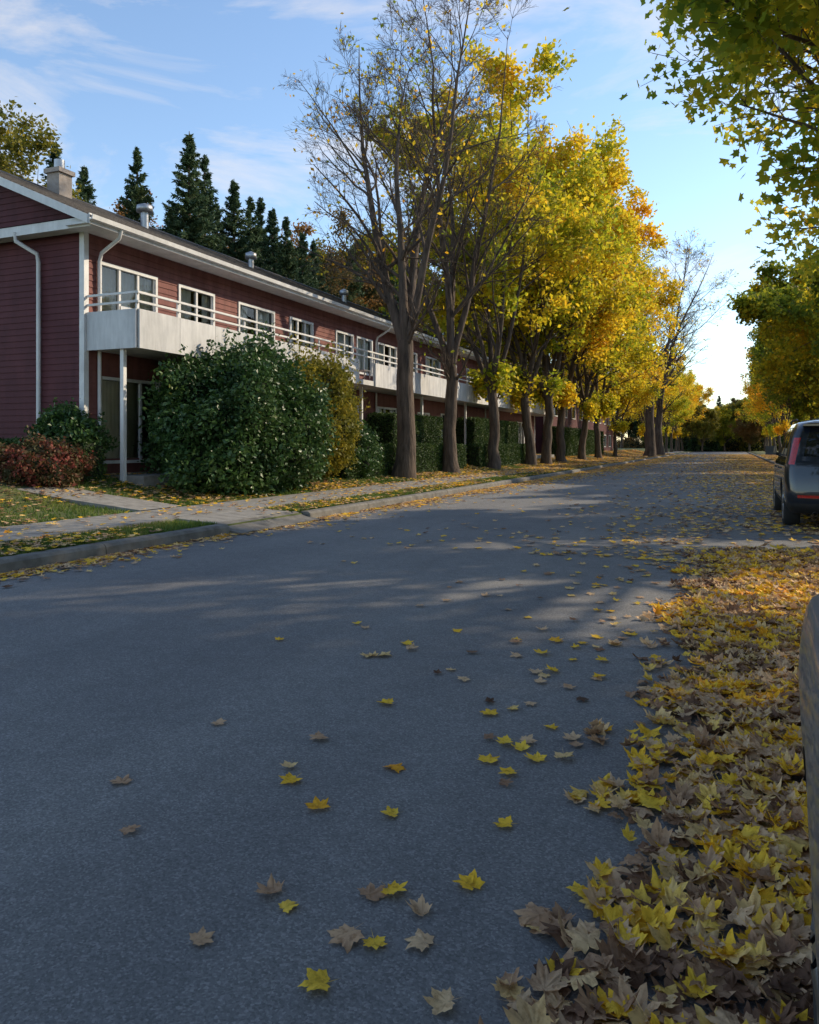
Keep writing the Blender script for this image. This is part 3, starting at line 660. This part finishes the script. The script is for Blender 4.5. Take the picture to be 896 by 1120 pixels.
    for wi,x in enumerate(wheelx):
        for s in (1,-1):
            w=MB(); prof=[(.20,-.105),(wr-.05,-.125),(wr-.015,-.115),(wr,-.09),(wr,.09),(wr-.015,.115),(wr-.05,.125),(wr-.105,.115),(wr-.11,.10)]
            n=40; V=[(r*math.cos(a),y,r*math.sin(a)) for a in np.arange(n)*2*math.pi/n for r,y in prof]; k=len(prof)
            w.add(V,[(i*k+j,i*k+j+1,((i+1)%n)*k+j+1,((i+1)%n)*k+j) for i in range(n) for j in range(k-1)],0,smooth=True)
            rr=wr-.10
            V=[(0,.06,0)]+[(rr*math.cos(a),.05,rr*math.sin(a)) for a in np.arange(n)*2*math.pi/n]; w.add(V,[(0,i+1,(i+1)%n+1) for i in range(n)],2)
            V=[(r*math.cos(a),y,r*math.sin(a)) for a in np.arange(n)*2*math.pi/n for r,y in ((rr,.12),(rr-.03,.115),(rr-.035,.06))]
            w.add(V,[(i*3+j,i*3+j+1,((i+1)%n)*3+j+1,((i+1)%n)*3+j) for i in range(n) for j in range(2)],1,smooth=True)
            for q in range(5):
                a=q*2*math.pi/5; 
                for da in (-.16,.16):
                    w.tube([(.04*math.cos(a),.10,.04*math.sin(a)),(.5*rr*math.cos(a+da*.8),.105,.5*rr*math.sin(a+da*.8)),((rr-.02)*math.cos(a+da),.085,(rr-.02)*math.sin(a+da))],[.035,.02,.02],6,1)
            w.tube([(0,.06,0),(0,.115,0),(0,.12,0)],[.065,.06,.001],12,1)
            o=w.build('wheel_%d%s'%(wi,'l' if s>0 else 'r'),[M_tyre,M_rim,M_blk],root,(x,s*(hwm-.145),wr)); 
            if s<0: o.rotation_euler=(0,0,math.pi)
    d=MB()
    xr=lambda z: float(np.interp(z,zs,par[:,1])); hwz=lambda z: float(np.interp(z,zs,par[:,3]))
    d.box(xr(.8)-.012,xr(.8)+.03,-.26,.26,.74,.86,1)
    if rails:
        d.box(xr(.93)-.02,xr(.93)+.03,-.35,.35,.915,.945,2)
        d.box(xr(zt)-.10,xr(zt)+.30,-hwz(zt)+.10,hwz(zt)-.10,zt+.005,zt+.035,3)
        d.box(xr(zt)-.11,xr(zt)-.10,-.15,.15,zt+.008,zt+.03,4)
        d.tube([(xr(belt)-.02,0,belt+.04),(xr(belt+.1)-.03,.18,belt+.10),(xr(belt+.2)-.03,.38,belt+.18)],.009,6,0)
    for s in (1,-1):
        if rails: d.tube([(xr(1.7)+.5,s*(hwz(zt)-.09),zt+.10),(xr(1.7)+.7,s*(hwz(zt)-.07),zt+.13),(2.4,s*(hwz(zt)-.07),zt+.13),(2.7,s*(hwz(zt)-.09),zt+.08)],.017,8,0)
        xm=float(np.interp(belt+.03,zs,par[:,2]))-mirx
        y0=s*(hwz(belt)); d.tube([(xm,y0-s*.03,belt+.02),(xm,y0+s*.05,belt+.05),(xm+.01,y0+s*.10,belt+.08)],[.03,.03,.05],8,0)
        ys_=sorted((y0+s*.04,y0+s*.22)); d.box(xm-.05,xm+.09,ys_[0],ys_[1],belt+.02,belt+.18,3)
        if rails:
            for xh in (1.55,2.5):
                ys_=sorted((hwz(.95)*s,hwz(.95)*s+s*.035)); d.box(xh,xh+.2,ys_[0],ys_[1],.92,.95,3)
        d.tube([(.05,s*.55,.27),(-.02,s*.55,.27)],.035,10,2)
    d.build('fittings',[M_blk,M_plate,M_rim,paint,M_lampR],root)
    return root
SUV=[(.26,.16,4.55,.84,.16,.25),(.34,.04,4.70,.92,.16,.30),(.55,.0,4.78,.95,.16,.32),(.75,.02,4.78,.96,.16,.32),(.92,.05,4.72,.955,.15,.30),(1.02,.07,4.5,.94,.14,.28),(1.08,.09,3.95,.925,.14,.25),(1.14,.11,3.40,.91,.14,.22),(1.35,.20,2.98,.87,.15,.2),(1.60,.34,2.50,.80,.16,.2),(1.66,.40,2.35,.77,.2,.22),(1.72,.55,2.1,.66,.25,.3),(1.75,.85,1.8,.45,.25,.3)]
car('parked_suv',(1.72,13.2,float(roadz(1.7))),M_navy,SUV,(1.02,3.82),1.12,1.61,lampz=(1.0,1.42),lampj=(1,5))
SED=[(.20,.20,4.3,.76,.2,.3),(.27,.06,4.5,.84,.2,.34),(.45,.0,4.6,.885,.16,.36),(.62,.0,4.6,.90,.16,.38),(.76,.02,4.5,.898,.16,.38),(.86,.05,4.35,.885,.16,.36),(.93,.10,4.1,.86,.18,.3),(.97,.35,3.6,.82,.2,.25),(1.0,.95,3.5,.79,.18,.2),(1.2,1.35,3.05,.71,.16,.2),(1.38,1.75,2.6,.62,.2,.2),(1.42,1.95,2.4,.5,.2,.22),(1.44,2.05,2.2,.4,.15,.15)]
car('parked_sedan',(1.085,2.62,float(roadz(1.1))),M_silver,SED,(.95,3.7),.99,1.37,.31,rot=-math.pi/2-.055,lampz=(.66,.84),lampj=(-9,3),rails=False,mirx=.30)
# ---------------------------------------------------------------- fallen leaves
rng=np.random.default_rng(99); mb=MB()
def fall(u,v,z,size,up,curl,full=True):
    p=np.stack([v,u,z],1)
    scatter(mb,p,size,MV if full else LV,MF if full else LF,rng,0,up=up,curl=curl,smooth=full)
def edge(u): return np.array([-.52+.30*mnoise.noise((0,x*.55,3))+.2*mnoise.noise((0,x*2.2,7)) for x in u])
n=34000; u=.6+10*rng.uniform(0,1,n)**1.15; v=rng.uniform(-1.3,2.66,n); e=edge(u)
cl=np.array([mnoise.noise((a*2.2,b_*2.2,2)) for a,b_ in zip(v,u)])
p=np.clip((v-e)/.65+.10+cl*.45,0,1)**1.4; p=np.where(v<e-.15,.0,p); p=np.where(u>9.6,p*(10.6-u),p)
k=rng.uniform(0,1,n)<p; u,v,e,cl=u[k],v[k],e[k],cl[k]
dep=np.clip((v-e)/1.0,0,1)
fall(u,v,roadz(v)+.012+rng.uniform(0,1,len(u))*(.05+.04*np.clip(cl,0,1))*dep,rng.uniform(.034,.066,len(u)),.80,.5)
n=330; u=1.6+rng.uniform(0,1,n)**1.0*15; v=-.60-rng.exponential(.60,n); k=(v>-3.6)&(rng.uniform(0,1,n)<np.interp(u,[1.6,4,16],[.45,.8,1])); u,v=u[k],v[k]
fall(u,v,roadz(v)+.010,rng.uniform(.036,.060,len(u)),.97,.28)
n=9; u=rng.uniform(4.2,14,n); v=rng.uniform(-4.5,-.8,n); fall(u,v,roadz(v)+.010,rng.uniform(.035,.055,n),.97,.28)
mb.build('fallen_leaves_near',[M_fall])
mb=MB()
n=32000; u=9+rng.uniform(0,1,n)**1.5*110; v=2.65-rng.exponential(1.5,n)*np.interp(u,[9,30],[.8,1.1]); k=(v>-6.9); u,v=u[k],v[k]
k=~((u<12.6)&(v>-.3)&(rng.uniform(0,1,len(u))<.8)); u,v=u[k],v[k]
fall(u,v,roadz(v)+.012,rng.uniform(.045,.075,len(u))*(1+u/90),.92,.3,False)
n=20000; u=2+rng.uniform(0,1,n)**1.2*110; v=-6.92+rng.exponential(.3,n)*(.3+u/30); k=v<-1; u,v=u[k],v[k]
cl=np.array([mnoise.noise((0,x*.4,1)) for x in u]); k=rng.uniform(-.5,.4,len(u))<cl+np.interp(u,[15,35],[0,.4]); u,v=u[k],v[k]
fall(u,v,roadz(v)+.012,rng.uniform(.04,.07,len(u))*(1+u/70),.92,.3,False)
n=110000; u=1+rng.uniform(0,1,n)**1.4*110; v=rng.uniform(-12.3,-7.1,n); cl=np.array([mnoise.noise((a*.7,b_*.25,5)) for a,b_ in zip(v,u)])
pr=np.where((v>-9.35)&(v<-7.95),np.interp(u,[0,20,40],[.06,.1,.4]),.34+cl*.9)*np.interp(u,[0,20,45],[.8,.9,1]); k=rng.uniform(0,1,n)<pr; u,v=u[k],v[k]
z=gz(v)+np.where((v>-9.35)&(v<-7.95),.06,.045)
fall(u,v,z+rng.uniform(0,.02,len(u)),rng.uniform(.04,.07,len(u))*(1+u/70),.85,.3,False)
n=30000; u=3+rng.uniform(0,1,n)**1.3*100; v=rng.uniform(2.9,10,n); fall(u,v,gz(v)+.05,rng.uniform(.05,.085,n)*(1+u/90),.8,.3,False)
mb.build('fallen_leaves_far',[M_fall])
# ---------------------------------------------------------------- light & sky
AZ=math.radians(68)-TH; EL=math.radians(31)
S=Vector((math.sin(AZ)*math.cos(EL),math.cos(AZ)*math.cos(EL),math.sin(EL)))
sd=bpy.data.lights.new('sun','SUN'); sd.energy=5.0; sd.angle=math.radians(.8); sd.color=(1,.83,.60)
so=bpy.data.objects.new('sun',sd); so.rotation_euler=S.to_track_quat('Z','Y').to_euler(); scene.collection.objects.link(so)
w=bpy.data.worlds.new('World'); scene.world=w; w.use_nodes=True; N=w.node_tree.nodes; L=w.node_tree.links; N.clear()
out=N.new('ShaderNodeOutputWorld'); bgd=N.new('ShaderNodeBackground'); sky=N.new('ShaderNodeTexSky'); sky.sky_type='NISHITA'
sky.sun_disc=False; sky.sun_elevation=EL; sky.sun_rotation=AZ; sky.air_density=1.1; sky.dust_density=.2; sky.ozone_density=2.0
hs=N.new('ShaderNodeHueSaturation'); hs.inputs['Saturation'].default_value=1.0; hs.inputs['Value'].default_value=1.6; L.new(sky.outputs[0],hs.inputs['Color'])
tc=N.new('ShaderNodeTexCoord'); mp=N.new('ShaderNodeMapping'); mp.inputs['Scale'].default_value=(1.0,1.6,4.0); mp.inputs['Rotation'].default_value=(0,.25,.5)
L.new(tc.outputs['Generated'],mp.inputs[0]); n1=noise_node(N,L,mp.outputs[0],2.6,7,.62); n1.inputs['Distortion'].default_value=.5
cr=ramp(N,[(.50,(0,0,0)),(.75,(.75,.75,.75))]); L.new(n1.outputs['Fac'],cr.inputs[0])
mx=N.new('ShaderNodeMix'); mx.data_type='RGBA'; mx.inputs[7].default_value=(6.6,6.2,6.0,1)
L.new(cr.outputs[0],mx.inputs[0]); L.new(hs.outputs[0],mx.inputs[6]); L.new(mx.outputs[2],bgd.inputs[0]); bgd.inputs[1].default_value=.15
L.new(bgd.outputs[0],out.inputs[0])
# ---------------------------------------------------------------- camera
cd=bpy.data.cameras.new('camera'); cd.sensor_fit='HORIZONTAL'; cd.sensor_width=36; cd.lens=36*850/896; cd.shift_y=-73/896; cd.clip_end=3000; cd.clip_start=.05
co=bpy.data.objects.new('camera',cd); co.location=(0,0,1.33); co.rotation_euler=(math.pi/2,0,TH); scene.collection.objects.link(co); scene.camera=co
scene.view_settings.view_transform='Standard'; scene.view_settings.look='None'; scene.view_settings.exposure=0
